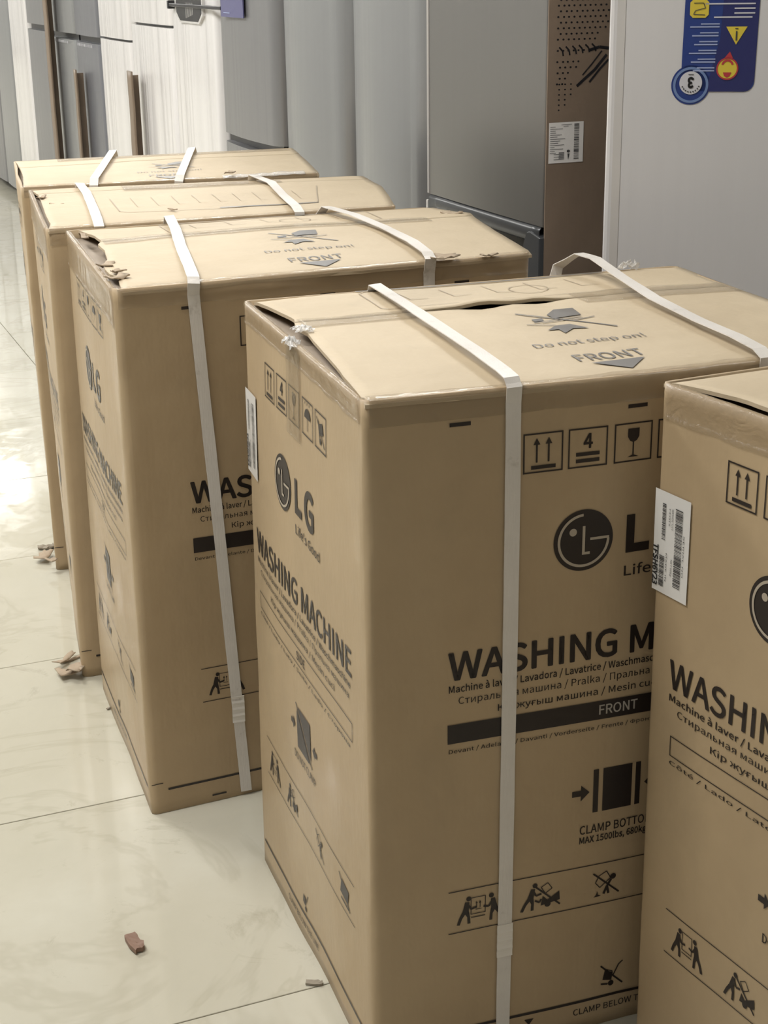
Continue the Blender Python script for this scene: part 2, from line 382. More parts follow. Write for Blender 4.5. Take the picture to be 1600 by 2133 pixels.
# ---------------------------------------------------------------- cartons
CW, CD, CH = 0.6731, 0.5524, 0.885
class Carton:
    def __init__(s, loc, corners, seed, label, xl, xr, seam=.387, rip=None, crown=.006, r=.009, rear_up=0.0):
        s.c = [Vector(c) for c in corners]; s.seed = seed; s.xl = xl; s.xr = xr; s.seam = seam; s.rip = rip
        s.crown = crown; s.r = r; s.rear_up = rear_up
        s.root = empty('carton', (loc[0], loc[1], 0), loc[2])
        tag(s.root, label, 'box', 'strapped washing machine cartons in a row')
    def warp(s, p):
        x, y, z = p[0] / CW, p[1] / CD, p[2] / CH; c = s.c
        zc = min(max(z, 0), 1)
        def bl(i): return (c[i] * (1 - x) + c[i + 1] * x) * (1 - y) + (c[i + 2] * (1 - x) + c[i + 3] * x) * y
        q = bl(0) * (1 - zc) + bl(4) * zc
        return Vector((q.x, q.y, p[2]))
    def disp(s, face, u, v, wd):
        e = math.sin(math.pi * min(max(u / wd, 0), 1)); k = math.sin(math.pi * min(max(v / CH, 0), 1))
        n = noise.noise(Vector((u * 4.3 + s.seed * 9 + face * 31, v * 3.1, s.seed)))
        n2 = noise.noise(Vector((u * 9 + face * 7, v * 5 + s.seed * 3, 4.2)))
        d = .0035 * e * k + .0038 * n * e + .0009 * n2
        if face == 0: d -= .0016 * math.exp(-((u - .355) / .022) ** 2) * (1 - k * .3) * e       # soft vertical crease
        # worn lower edge
        return d
    def front(s, off=0.0): return lambda u, v: s.warp((u, -s.disp(0, u, v, CW) - off, v))
    def left(s, off=0.0): return lambda u, v: s.warp((-s.disp(1, u, v, CD) - off, CD - u, v))
    def zt(s, x, y):
        z = CH + s.crown * math.sin(math.pi * min(max(y / CD, 0), 1)) * (0.5 + 0.5 * math.sin(math.pi * min(max(x / CW, 0), 1)))
        z += .0022 * noise.noise(Vector((x * 5 + s.seed, y * 7, 1.3))) + .0010 * noise.noise(Vector((x * 17, y * 17, s.seed)))
        if y < .012: z -= (1 - max(y, 0) / .012) ** 2 * .004
        if y > CD - .012: z -= (1 - (CD - min(y, CD)) / .012) ** 2 * .003
        if y > s.seam: z += s.rear_up * math.sin(math.pi * min(1, (y - s.seam) / (CD - s.seam) * .5 + .5))
        return z
    def top(s, off=0.0): return lambda x, y: s.warp((x, y, s.zt(x, y) + off))
    def build_shell(s):
        # walls: closed loop with rounded upright edges
        per = []; r = s.r
        def side(p0, p1, n, face, wd, flip):
            out = []
            for i in range(n + 1):
                t = i / n; out.append((p0[0] + (p1[0] - p0[0]) * t, p0[1] + (p1[1] - p0[1]) * t, face, flip))
            return out
        def arc(cx, cy, a0, a1, n=4): return [(cx + r * math.cos(math.radians(a0 + (a1 - a0) * i / n)), cy + r * math.sin(math.radians(a0 + (a1 - a0) * i / n)), -1, 0) for i in range(1, n)]
        per += side((r, 0), (CW - r, 0), 48, 0, CW, 0) + arc(CW - r, r, -90, 0)
        per += side((CW, r), (CW, CD - r), 10, 2, CD, 0) + arc(CW - r, CD - r, 0, 90)
        per += side((CW - r, CD), (r, CD), 12, 3, CW, 0) + arc(r, CD - r, 90, 180)
        per += side((0, CD - r), (0, r), 36, 1, CD, 0) + arc(r, r, 180, 270)
        nz_ = 44; V = []; F = []
        for k in range(nz_ + 1):
            z = CH * k / nz_
            for (x, y, f, _) in per:
                if f == 0: q = (x, -s.disp(0, x, z, CW), z)
                elif f == 1: q = (-s.disp(1, CD - y, z, CD), y, z)
                else:
                    q = (x, y, z)
                    if f == -1:
                        g = .0016 * noise.noise(Vector((x * 30, y * 30, z * 16 + s.seed))); q = (x + g, y + g, z)
                q = s.warp(q)
                if k == 0: q = Vector((q.x, q.y, 0.0005))
                V.append(q)
        n = len(per)
        for k in range(nz_):
            for i in range(n):
                j = (i + 1) % n; F.append((k * n + i, k * n + j, (k + 1) * n + j, (k + 1) * n + i))
        F.append(tuple(reversed(range(n))))
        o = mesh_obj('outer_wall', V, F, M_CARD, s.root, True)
        so = o.modifiers.new('board', 'SOLIDIFY'); so.thickness = .005; so.offset = -1
        # top flaps, front and rear
        def edge_l(y): return lerp_table(s.xl, y) + (.0035 if s.seed == 2 else .0012) * noise.noise(Vector((y * 90, s.seed, 0)))
        def edge_r(y): return lerp_table(s.xr, y) + .0010 * noise.noise(Vector((y * 90, s.seed, 3)))
        def flap(name, y0, y1, nyy, front):
            P = []; nx = 40
            for j in range(nyy + 1):
                row = []
                for i in range(nx + 1):
                    t = i / nx; yy = y0 + (y1 - y0) * j / nyy
                    xa, xb = edge_l(yy), edge_r(yy); x = xa + (xb - xa) * t; lift = 0
                    if s.rip:
                        g = math.exp(-((x - (s.rip[0] + s.rip[1]) / 2) / ((s.rip[1] - s.rip[0]) * .42)) ** 4)
                        g *= .7 + .3 * math.sin(x * 70)
                        if front and j == nyy: yy -= .011 * g
                        if front and j >= nyy - 2: lift = -.002 * g
                        if not front and j <= 1: lift = .006 * g
                    row.append(s.warp((x, yy, s.zt(x, yy) + lift)))
                P.append(row)
            P = list(map(list, zip(*P)))
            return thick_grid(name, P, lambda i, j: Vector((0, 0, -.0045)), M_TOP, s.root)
        flap('front_flap', -.001, s.seam - .0008, 18, True)
        flap('rear_flap', s.seam + .0008, CD + .001, 10, False)
        # inner side flap seen through the open gap
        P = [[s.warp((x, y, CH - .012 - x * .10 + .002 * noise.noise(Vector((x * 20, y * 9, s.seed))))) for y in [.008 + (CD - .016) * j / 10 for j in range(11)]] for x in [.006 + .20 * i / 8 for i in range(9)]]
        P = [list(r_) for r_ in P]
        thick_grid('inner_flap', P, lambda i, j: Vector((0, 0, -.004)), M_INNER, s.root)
    def strip_top(s, name, x0, x1, y0, y1, mat, off=.0009, wav=.0008, n=30, m=5):
        P = [[s.warp((x, y, s.zt(x, y) + off + wav * (1 + noise.noise(Vector((x * 40, y * 40, 8)))))) for y in [y0 + (y1 - y0) * j / m for j in range(m + 1)]] for x in [x0 + (x1 - x0) * i / n for i in range(n + 1)]]
        return thick_grid(name, P, lambda i, j: Vector((0, 0, -.0003)), mat, s.root)
    def edge_tape(s, x0, x1, drop, over, seed=0, edge='front'):
        """tape folded over the top front (or top left) edge"""
        n = 60; prof = [(-drop, 0)] + [(-drop * k, 0) for k in (.66, .33)] + [(-.004, 1), (0.0, 2)] + [(over * k, 3) for k in (.35, .7, 1.0)]
        P = []
        for i in range(n + 1):
            x = x0 + (x1 - x0) * i / n; row = []
            for k, (d, f) in enumerate(prof):
                wv = .0010 * (1 + noise.noise(Vector((x * 45 + seed, k * .9, s.seed)))) + .0006
                jag = .002 * noise.noise(Vector((x * 25, seed + k, 5)))
                if edge == 'front':
                    if f == 0: q = s.front(wv)(x, CH + d + (jag if k == 0 else 0))
                    elif f == 1: q = s.warp((x, -.0035 - s.disp(0, x, CH, CW), CH - .003))
                    elif f == 2: q = s.warp((x, -.0015, s.zt(x, 0) + .0035 + wv))
                    else: q = s.warp((x, d + (jag * 2 if k == len(prof) - 1 else 0), s.zt(x, d) + wv))
                else:
                    u = CD - x
                    if f == 0: q = s.left(wv)(u, CH + d + (jag if k == 0 else 0))
                    elif f == 1: q = s.warp((-.0035, x, CH - .003))
                    elif f == 2: q = s.warp((-.0005, x, CH + .0015 + wv))
                    else: q = s.warp((min(d, .007), x, CH + .001 - d * .1))
                row.append(q)
            P.append(row)
        off = Vector((0, .0003, -.0003)) if edge == 'front' else Vector((.0003, 0, -.0003))
        return thick_grid('edge_tape', P, lambda i, j: off, M_TAPE, s.root)
    def strap(s, pts, wdt=.0185, seal=None, label=None):
        """ribbon through local points, width across x"""
        V = []; F = []; fine = []
        P = [Vector(p) for p in pts]
        for k in range(len(P) - 1):
            a, b = P[k], P[k + 1]; L = (b - a).length; m = max(1, int(L / .02))
            for q in range(m): fine.append(a.lerp(b, q / m))
        fine.append(P[-1]); n = len(fine)
        for i, p in enumerate(fine):
            t = (fine[min(i + 1, n - 1)] - fine[max(i - 1, 0)]).normalized()
            side = Vector((1, 0, 0)); side = (side - t * side.dot(t)).normalized()
            side = (side * 1.0 + Vector((0, 0, .10 * noise.noise(Vector((i * .15, s.seed, 2)))))).normalized()
            nr = side.cross(t).normalized()
            if nr.y > 0 and abs(nr.z) < .5 and p.y < .2: nr = -nr
            wj = wdt * (1 + .06 * noise.noise(Vector((i * .35, s.seed, 9))))
            for a, b in ((-1, 0), (1, 0), (1, 1), (-1, 1)): V.append(p + side * a * wj / 2 + nr * (b * .0012 - .0006))
        for i in range(n - 1):
            for a in range(4):
                b = (a + 1) % 4; F.append((i * 4 + a, i * 4 + b, i * 4 + 4 + b, i * 4 + 4 + a))
        F.append((3, 2, 1, 0)); e = (n - 1) * 4; F.append((e, e + 1, e + 2, e + 3))
        o = mesh_obj('strap', V, F, M_STRAP, s.root)
        bm = bmesh.new(); bm.from_mesh(o.data); bmesh.ops.recalc_face_normals(bm, faces=bm.faces); bm.to_mesh(o.data); bm.free()
        if label: o['label'] = label
        if seal:
            cx, cz = seal
            y = s.front()(cx, cz).y
            x = cx; rows = []
            for k in range(13):
                z = cz - .024 + .048 * k / 12; yy = s.front(.0038 + .0006 * (k % 3 == 0))(x, z).y
                rows.append([Vector((x + a, yy, z)) for a in (-.0105, 0, .0105)])
            thick_grid('strap_seal', rows, lambda i, j: Vector((0, .0012, 0)), M_SEAL, o, False)
        return o
    def front_prints(s, small=True, full=True):
        F = s.front(.0009); F2 = s.front(.0016); r = s.root
        P = Print()
        for a in (.099, .316, .540): P.cut().rect(a, .8465, a + .025, .851)
        for a in (.105, .54): P.cut().rect(a, .0115, a + .025, .0145)
        P.cut().rect(.03, .0415, CW - .03, .0455); P.cut().rect(-.004 + .006, .056, .022, .0575); P.emit('printed_line', F, M_INK, r)
        if full:
            for fn, x in ((sym_up, .187), (sym_stack, .2425), (sym_glass, .300), (sym_umbrella, .3565), (sym_notruck, .413)):
                P = Print(); fn(P, x, .782, .049); P.emit('handling_symbol', F, M_INK, r)
            logo(F, F2, .265, .6925, .038, r, M_INK, M_UNPR, .3205, .364, .0475, .669, (.3195, .435, .640, .0125))
            P = Print(); P.text('WASHING MACHINE', .097, .540, .539, .0340, .017, 4); P.emit('lettering', F, M_INK, r)
            P = Print(); P.rect(.0965, .4555, .540, .4805); P.emit('printed_bar', F, M_INK, r)
            P = Print(); P.text('FRONT', .2925, .3445, .4625, .0125, .01, 3); P.emit('lettering', F2, M_UNPR2, r)
            P = Print()
            P.text('Machine \u00e0 laver / Lavadora / Lavatrice / Waschmaschine', .098, .387, .5225, .0088, .012, 2)
            P.text('\u0421\u0442\u0438\u0440\u0430\u043b\u044c\u043d\u0430\u044f \u043c\u0430\u0448\u0438\u043d\u0430 / Pralka / \u041f\u0440\u0430\u043b\u044c\u043d\u0430 \u043c\u0430\u0448\u0438\u043d\u0430', .110, .415, .5065, .0092, 0, 2)
            P.text('\u041ai\u0440 \u0436\u0443\u0493\u044b\u0448 \u043c\u0430\u0448\u0438\u043d\u0430 / Mesin cuci', .160, .372, .4895, .0088, .004, 2)
            P.text('Devant / Adelante / Davanti / Vorderseite / Frente / \u0424\u0440\u043e\u043d\u0442\u0430', .098, .372, .4425, .0052, .004, 2)
            P.emit('lettering', F, M_INK, r)
            P = Print(); P.rect(.2885, .327, .2955, .387); P.rect(.3015, .327, .3415, .387); P.rect(.3465, .327, .3535, .387)
            for a, d in ((.260, 1), (.3825, -1)):
                P.rect(min(a, a + d * .012), .353, max(a, a + d * .012), .361); P.poly([(a + d * .012, .346), (a + d * .012, .368), (a + d * .0235, .357)])
            P.emit('clamp_symbol', F, M_INK, r)
            P = Print(); P.text('CLAMP BOTTOM', .272, .372, .298, .0118, .008, 3); P.text('MAX 1500lbs, 680kg', .272, .366, .2845, .0090, .02, 2); P.emit('lettering', F, M_INK, r)
            P = Print(); P.cut().rect(.098, .2495, .540, .2508); P.cut().rect(.098, .1895, .540, .1908); P.emit('printed_line', F, M_INK, r)
            P = Print(); man(P, .121, .200, .040, 1); man(P, .159, .199, .040, -1)
            P.frame(.1275, .2125, .1475, .237, .0010); P.rect(.134, .2185, .142, .2195)
            for a in (.1355, .1400): P.line((a, .221), (a, .2285), .0010); P.poly([(a - .0016, .2275), (a + .0016, .2275), (a, .231)])
            P.rect(.128, .2075, .147, .2088); P.emit('handling_symbol', F, M_INK, r)
            P = Print(); man(P, .206, .200, .040, 1, .1)
            P.poly([(.222, .205), (.2245, .219), (.231, .212), (.247, .222), (.248, .209), (.236, .207)]); P.disc(.2315, .2055, .0042, 16); P.path([(.214, .214), (.220, .210), (.2225, .2145)], .0025)
            P.path([(.222, .232), (.231, .237), (.237, .228), (.228, .222), (.222, .232)], .0012); P.line((.2105, .2375), (.2485, .202), .0024); P.emit('handling_symbol', F, M_INK, r)
            P = Print(); P.disc(.3215, .2275, .0042, 14); P.path([(.319, .224), (.3135, .2145), (.316, .203)], .0034); P.path([(.3135, .2145), (.309, .2035)], .0034)
            P.path([(.302, .232), (.312, .237), (.318, .226), (.3035, .214), (.297, .222), (.302, .232)], .0013); P.poly([(.295, .2005), (.3055, .2015), (.301, .204), (.3005, .2095), (.2985, .2035)])
            P.line((.2935, .2365), (.331, .202), .0024); P.emit('handling_symbol', F, M_INK, r)
            P = Print(); P.poly([(.314, .069), (.327, .066), (.329, .078), (.317, .083)]); P.disc(.3265, .0615, .0042, 14); P.line((.312, .063), (.322, .061), .0025)
            P.path([(.329, .072), (.337, .088), (.343, .0925)], .0018); P.path([(.319, .084), (.328, .080), (.327, .073)], .0012); P.line((.3105, .0915), (.344, .0575), .0024); P.emit('handling_symbol', F, M_INK, r)
            P = Print(); P.text('CLAMP BELOW THE LINE', .273, .415, .0235, .0092, .006, 3); P.emit('lettering', F, M_INK, r)
            P = Print(); P.cut().poly([(.2035, .0345), (.2165, .0345), (.210, .0255)]); P.cut().poly([(.4635, .0345), (.4765, .0345), (.470, .0255)]); P.emit('printed_mark', F, M_INK, r)
    def left_prints(s, label=True, dull=False):
        F = s.left(.0009); F2 = s.left(.0016); r = s.root; ink = M_INK
        for fn, x in ((sym_up, .118), (sym_stack, .178), (sym_glass, .236), (sym_umbrella, .299), (sym_notruck, .358)):
            P = Print(); fn(P, x, .779, .049); P.emit('handling_symbol', F, ink, r)
        logo(F, F2, .2035, .6835, .038, r, ink, M_UNPR, .2600, .3045, .0475, .660, (.2595, .372, .632, .0125))
        P = Print(); P.text('WASHING MACHINE', .040, .490, .530, .0340, .012, 4); P.emit('lettering', F, ink, r)
        P = Print()
        P.text('Machine \u00e0 laver / Lavadora / Lavatrice / Waschmaschine', .042, .485, .5130, .0085, .012, 2)
        P.text('\u0421\u0442\u0438\u0440\u0430\u043b\u044c\u043d\u0430\u044f \u043c\u0430\u0448\u0438\u043d\u0430 / Pralka / \u041f\u0440\u0430\u043b\u044c\u043d\u0430 \u043c\u0430\u0448\u0438\u043d\u0430', .058, .478, .4975, .0088, 0, 2)
        P.text('\u041ai\u0440 \u0436\u0443\u0493\u044b\u0448 \u043c\u0430\u0448\u0438\u043d\u0430 / Mesin cuci', .120, .420, .4800, .0085, .004, 2)
        P.text('C\u00f4t\u00e9 / Lado / Lato / Seite / Lado / \u0421\u0442\u043e\u0440\u043e\u043d\u0430', .047, .480, .4325, .0052, .004, 2)
        P.text('SIDE', .250, .290, .4505, .012, .01, 2); P.emit('lettering', F, ink, r)
        P = Print(); P.frame(.047, .4435, .490, .4695, .0013); P.emit('printed_frame', F, ink, r)
        P = Print(); P.cut().rect(.055, .2385, .485, .2398); P.cut().rect(.055, .1785, .485, .1798); P.cut().rect(.02, .0415, CD - .025, .0455); P.emit('printed_line', F, ink, r)
        # side clamp warning: square crossed out between two arrows
        P = Print(); P.poly([(.243, .315), (.298, .315), (.298, .318), (.243, .373)]); P.poly([(.249, .378), (.306, .378), (.306, .322)])
        P.line((.240, .381), (.309, .312), .0028)
        for a, d in ((.214, 1), (.336, -1)):
            P.rect(min(a, a + d * .010), .341, max(a, a + d * .010), .349); P.poly([(a + d * .010, .335), (a + d * .010, .355), (a + d * .020, .345)])
        P.emit('clamp_symbol', F, ink, r)
        P = Print(); P.text('DO NOT CLAMP', .225, .325, .293, .0115, .006, 2); P.text('CLAMP BELOW THE LINE', .155, .300, .0215, .0092, .006, 2); P.emit('lettering', F, ink, r)
        P = Print(); man(P, .080, .188, .040, 1); man(P, .116, .188, .040, -1); P.frame(.088, .201, .107, .226, .0011); P.rect(.088, .1965, .107, .1978); P.emit('handling_symbol', F, ink, r)
        P = Print(); man(P, .178, .188, .040, 1, .1); P.poly([(.194, .195), (.197, .207), (.203, .201), (.219, .211), (.220, .198), (.208, .196)]); P.disc(.2035, .1945, .0042, 12)
        P.path([(.194, .221), (.203, .226), (.209, .217), (.200, .211), (.194, .221)], .0012); P.line((.183, .226), (.220, .191), .0024); P.emit('handling_symbol', F, ink, r)
        P = Print(); P.disc(.340, .216, .0042, 12); P.path([(.337, .212), (.332, .203), (.335, .190)], .0034); P.path([(.321, .221), (.331, .226), (.337, .215), (.322, .203), (.316, .211), (.321, .221)], .0013); P.line((.312, .226), (.350, .190), .0024); P.emit('handling_symbol', F, ink, r)
        P = Print(); P.poly([(.428, .200), (.458, .196), (.463, .216), (.434, .222)]); P.line((.424, .226), (.466, .188), .0024); P.line((.430, .192), (.462, .190), .003); P.emit('handling_symbol', F, ink, r)
        P = Print(); P.poly([(.232, .063), (.243, .060), (.245, .072), (.234, .076)]); P.disc(.244, .0555, .004, 12); P.path([(.246, .066), (.254, .082)], .0018); P.emit('handling_symbol', F, ink, r)
        if label: s.sticker()
    def sticker(s):
        F = s.left(.0018)
        P = Print(); P.rect(.0005, .6395, .0635, .7620, .016)
        o = P.emit('serial_label', F, M_LABEL, s.root); o['label'] = 'white barcode label on the rear left edge'
        rt_ = lambda cx: (lambda q: q)
        F = s.left(.0026); Q = Print(); rr = random.Random(11)
        def bars(x0, x1, y0, y1):
            y = y0
            while y < y1:
                t = rr.choice((.0005, .0008, .0012)); Q.rect(x0, y, x1, min(y + t, y1), .05); y += t + rr.choice((.0006, .0009, .0013))
        bars(.0385, .0515, .6540, .7480); bars(.0150, .0215, .7050, .7480); bars(.0125, .0215, .6480, .6860)
        def vt(string, xr, ytop, ybot, cap, bold=0, res=2):      # reads downwards: turned a quarter clockwise
            Q.text(string, 0, ytop - ybot, 0, cap, bold, res, xf=lambda q: (xr + q[1], ytop - q[0]))
        vt('TFSH6Y23', .0015, .6960, .6460, .0085, .03, 3)
        vt('WASHER  TLCF', .0320, .7450, .7200, .0028); vt('F4J3TS', .0270, .7440, .7240, .0026)
        vt('MADE IN', .0240, .6900, .6560, .0022); vt('NET 60kg', .0330, .6850, .6650, .0026); vt('SERIAL NO', .0535, .7200, .6700, .0022)
        Q.emit('label_print', F, M_LINK, o)
    def top_prints(s, flip=False, outline=True):
        if flip:
            T = s.top(.0012); F = lambda x, y: T(CW - x, s.seam + .165 * 0 + (.50 - y) if False else CD - y)
            F = lambda x, y: T(CW - x, CD - y)
        else: F = s.top(.0012)
        r = s.root
        P = Print(); P.poly([(.345, .2925), (.3663, .3185), (.3948, .3197), (.3866, .2755), (.346, .2705)]); P.poly([(.3162, .2765), (.3322, .2791), (.3294, .2651), (.3151, .2618)])
        P.poly([(.3106, .211), (.3305, .2319), (.3509, .2325), (.3641, .2037), (.3445, .2088), (.3256, .1905), (.3256, .2107)])
        P.line((.3101, .3161), (.4018, .2001), .0038); P.line((.3118, .2572), (.3829, .2677), .0026); P.line((.2989, .2506), (.3317, .2343), .0026); P.line((.3659, .2503), (.3991, .2612), .0026); P.line((.322, .2531), (.3816, .2591), .0022)
        P.emit('no_step_symbol', F, M_INKT, r)
        P = Print(); P.text('Do not step on!', .266, .414, .1435, .0165, 0, 4); P.text('FRONT', .2885, .3765, .0690, .0270, -.004, 4); P.emit('lettering', F, M_INKT, r)
        P = Print(); P.poly([(.2985, .0590), (.3675, .0590), (.333, .0225)]); P.emit('front_arrow', F, M_INKT, r)
        if outline:
            P = Print(); x0, x1, y0, y1 = .160, .545, .415, .535
            P.path([(x0 + .01, y1), (x1 - .01, y1), (x1, y1 - .01), (x1, y0 + .01), (x1 - .01, y0), (x0 + .01, y0), (x0, y0 + .01), (x0, y1 - .01), (x0 + .01, y1)], .0016)
            for k in range(5):
                a = x0 + .05 + k * .065; P.path([(a, y1 - .02), (a + .004, y0 + .045), (a + .03, y0 + .045)], .0014)
            P.arc(.395, .470, .028, .0016, 0, 360, 24)
            P.emit('printed_frame', F, M_INKF, r)
            P = Print(); P.rect(x0, y1 + .002, x1, y1 + .010); P.emit('printed_bar', F, M_INKT, r)

C1 = [(0.0, 0.0, 0.0), (0.6731, 0, 0.0), (-0.0071, 0.5464, 0.0), (0.6731, 0.5524, 0.0), (0.0003, -0.0032, 0.885), (0.6731, 0, 0.885), (0.0058, 0.5673, 0.885), (0.6859, 0.5692, 0.885)]
C2 = [(0.0003, -0.0042, 0.0), (0.6684, 0.06, 0.0), (0.0, 0.515, 0.0), (0.6731, 0.525, 0.0), (-0.0043, -0.0216, 0.885), (0.6768, 0.0135, 0.885), (0.0082, 0.555, 0.885), (0.697, 0.548, 0.885)]
C3 = [(-0.0008, 0.0001, 0.0), (0.6731, 0.062, 0.0), (0.0, 0.5524, 0.0), (0.6731, 0.5524, 0.0), (0.0035, 0.0115, 0.885), (0.671, 0.078, 0.885), (-0.0133, 0.5653, 0.885), (0.6996, 0.5481, 0.885)]
C4 = [(0.0065, -0.0182, 0.0), (0.6731, 0.0, 0.0), (0.0, 0.5524, 0.0), (0.6731, 0.5524, 0.0), (0.0055, -0.0222, 0.885), (0.6611, 0.0162, 0.885), (-0.0196, 0.4766, 0.885), (0.6764, 0.5426, 0.885)]
C5 = [(0.0, 0.0, 0.0), (0.6731, 0, 0.0), (-0.0066, 0.5408, 0.0), (0.6731, 0.515, 0.0), (0.0, 0.0, 0.885), (0.6731, 0, 0.885), (-0.0009, 0.5529, 0.885), (0.6731, 0.515, 0.885)]
XR = [(0, CW), (CD, CW)]
def back_run(x, y=CD + .012): return [(x, y, .86), (x, y - .004, .5), (x, y - .006, .01)]
def front_run(c, a, b):
    """strap hanging down the front: from u=a at the top to u=b at the floor"""
    f = c.front(.0030); out = []
    for k in range(16):
        v = .868 - .860 * k / 15; u = a + (b - a) * k / 15; q = f(u, v); out.append((u, q.y, v))
    return out

# --- the carton in the middle of the picture
b1 = Carton((-0.0217, 1.6081, 0.3169), C1, 1.0, 'middle washing machine carton whose lid is split open along the top seam', 
            [(0, .0015), (.154, .015), (.28, .024), (.33, .030), (.36, .024), (.409, .034), (.44, .030), (.5, .022), (.57, .010)], XR, rip=(.21, .42), r=.010, crown=.004)
b1.build_shell(); b1.front_prints(); b1.left_prints(); b1.top_prints()
b1.edge_tape(.006, CW - .006, .030, .012, 1); b1.edge_tape(.012, CD - .01, .028, .006, 2, 'left')
b1.strip_top('seam_tape', .034, .205, .350, .398, M_TAPE2); b1.strip_top('seam_tape', .43, CW - .002, .348, .412, M_TAPE2)
def tape_tail(c, u0, u1, v0, mat):
    f = c.left(.0022); P = [[f(u0 + (u1 - u0) * i / 5 + .0008 * math.sin(j), v0 + (CH - .003 - v0) * j / 14) for j in range(15)] for i in range(6)]
    thick_grid('tape_tail', P, lambda i, j: Vector((.0003, 0, 0)), mat, c.root)
tape_tail(b1, .232, .292, .762, M_TAPE2)
b1.strap([(.1700, -.0075, .868)] [:0] + [(0.195, CD + .012, .02), (0.195, CD + .014, .5), (0.195, CD + .017, .86), (0.194, 0.5494, 0.897), (0.187, 0.4082, 0.900), (0.1793, 0.2622, 0.902), (0.1755, 0.11, 0.901), (0.1725, 0.022, 0.899), (0.1735, 0.000, 0.8955), (.1738, -.0085, .886)] + front_run(b1, .1740, .1725), seal=(.1730, .166), label='left white strap, scuffed')
b1.strap([(.478, CD + .020, .02), (.478, CD + .024, .5), (.482, CD + .028, .85), (0.500, 0.5935, 0.893), (0.518, 0.560, 0.917), (0.523, 0.515, 0.917), (0.517, 0.42, 0.908), (0.5039, 0.2929, 0.902), (0.4960, 0.1597, 0.900), (0.4940, 0.0656, 0.900), (0.4930, 0.012, 0.897), (0.493, -0.0065, 0.890)] + front_run(b1, .493, .492), label='right white strap, humped loose over the rear edge')
# crumpled clear tape bridging the open edge, and a wisp on the far rear edge
def crumple(name, c, centre, rad, n, mat, seed, flat=.5):
    P = []
    for i in range(14):
        row = []
        for j in range(10):
            u, v = i / 13 * 2 - 1, j / 9 * 2 - 1; e = 1 - .35 * abs(noise.noise(Vector((u * 2, v * 2, seed))))
            f1 = noise.noise(Vector((u * 3.1, v * 2.3, seed))); f2 = noise.noise(Vector((v * 3.3, u * 2.1, seed + 4)))
            row.append(Vector((centre[0] + rad[0] * (u * e + .5 * f2), centre[1] + rad[1] * (v * e + .4 * f1), centre[2] + rad[2] * (.3 + 1.6 * abs(f1) - .5 * (u * u + v * v) + .6 * f2))))
        P.append(row)
    return thick_grid(name, P, lambda i, j: Vector((0, 0, -.0004)), mat, c.root, False)
crumple('crumpled_tape', b1, (.003, .300, .884), (.009, .022, .008), 1, M_FILM, 3)
crumple('crumpled_tape', b1, (.030, .345, .890), (.013, .016, .004), 1, M_FILM, 5)
crumple('crumpled_tape', b1, (.600, .560, .892), (.016, .006, .010), 1, M_FILM, 8)

# --- the carton behind it
b2 = Carton((-0.3934, 2.2603, 0.3247), C2, 2.0, 'carton with ragged torn lid edge and grey inner flap, directly behind the middle carton',
            [(-.02, .012), (.02, .014), (.085, .022), (.10, .012), (.15, .012), (.19, .014), (.215, .024), (.262, .028), (.30, .032), (.36, .030), (.40, .040), (.46, .036), (.50, .026), (.577, .018)],
            [(0, .674), (.2, .688), (.37, .706), (.43, .716), (.445, .70), (.5, .682), (.57, .678)], crown=.010, r=.013)
b2.build_shell(); b2.front_prints(); b2.left_prints(label=False); b2.top_prints()
b2.edge_tape(.006, CW - .006, .030, .012, 4); b2.edge_tape(.012, CD - .01, .06, .006, 5, 'left')
b2.strip_top('seam_tape', .04, .62, .355, .405, M_TAPE2)
b2.strap([(.196, CD + .02, .02), (.196, CD + .022, .5), (.196, CD + .024, .86), (.1960, 0.556, 0.899), (.176, .4, .900), (.150, .2324, .8985), (.1260, .05, .8955), (.1175, -.012, .8935), (.1150, -.0255, .886)] + front_run(b2, .1150, .1640), seal=(.156, .166))
b2.strap([(.47, CD + .02, .02), (.47, CD + .022, .5), (.475, CD + .026, .86), (.4921, .545, .899), (.5035, .41, .903), (.5080, .2528, .903), (.5040, .10, .903), (.497, .012, .9), (.496, -.008, .892)] + front_run(b2, .497, .515))
def torn_bits(c, spots, mat=M_TORN):
    for (x, y, z, sx, sy, a, sd) in spots:
        P = []
        for i in range(6):
            row = []
            for j in range(4):
                u, v = i / 5 - .5, j / 3 - .5
                n = noise.noise(Vector((i * .8, j * .9, sd)))
                px, py = u * sx * (1 + .5 * n), v * sy * (1 - .4 * u + .6 * n)
                row.append(Vector((x + px * math.cos(a) - py * math.sin(a), y + px * math.sin(a) + py * math.cos(a), z + .35 * sy * n + abs(u) * .15 * sx)))
            P.append(row)
        thick_grid('torn_shred', P, lambda i, j: Vector((0, 0, -.0016)), mat, c.root)
torn_bits(b2, [(.019, .165, .889, .035, .020, 1.2, 1), (.016, .055, .889, .034, .022, .5, 2), (.022, .090, .892, .020, .018, 2.1, 3), (.024, .44, .889, .05, .010, 1.5, 4), (.52, -.002, .892, .050, .022, .1, 7), (.705, .44, .888, .04, .018, 2.6, 6), (.60, .005, .889, .03, .009, .1, 9)])

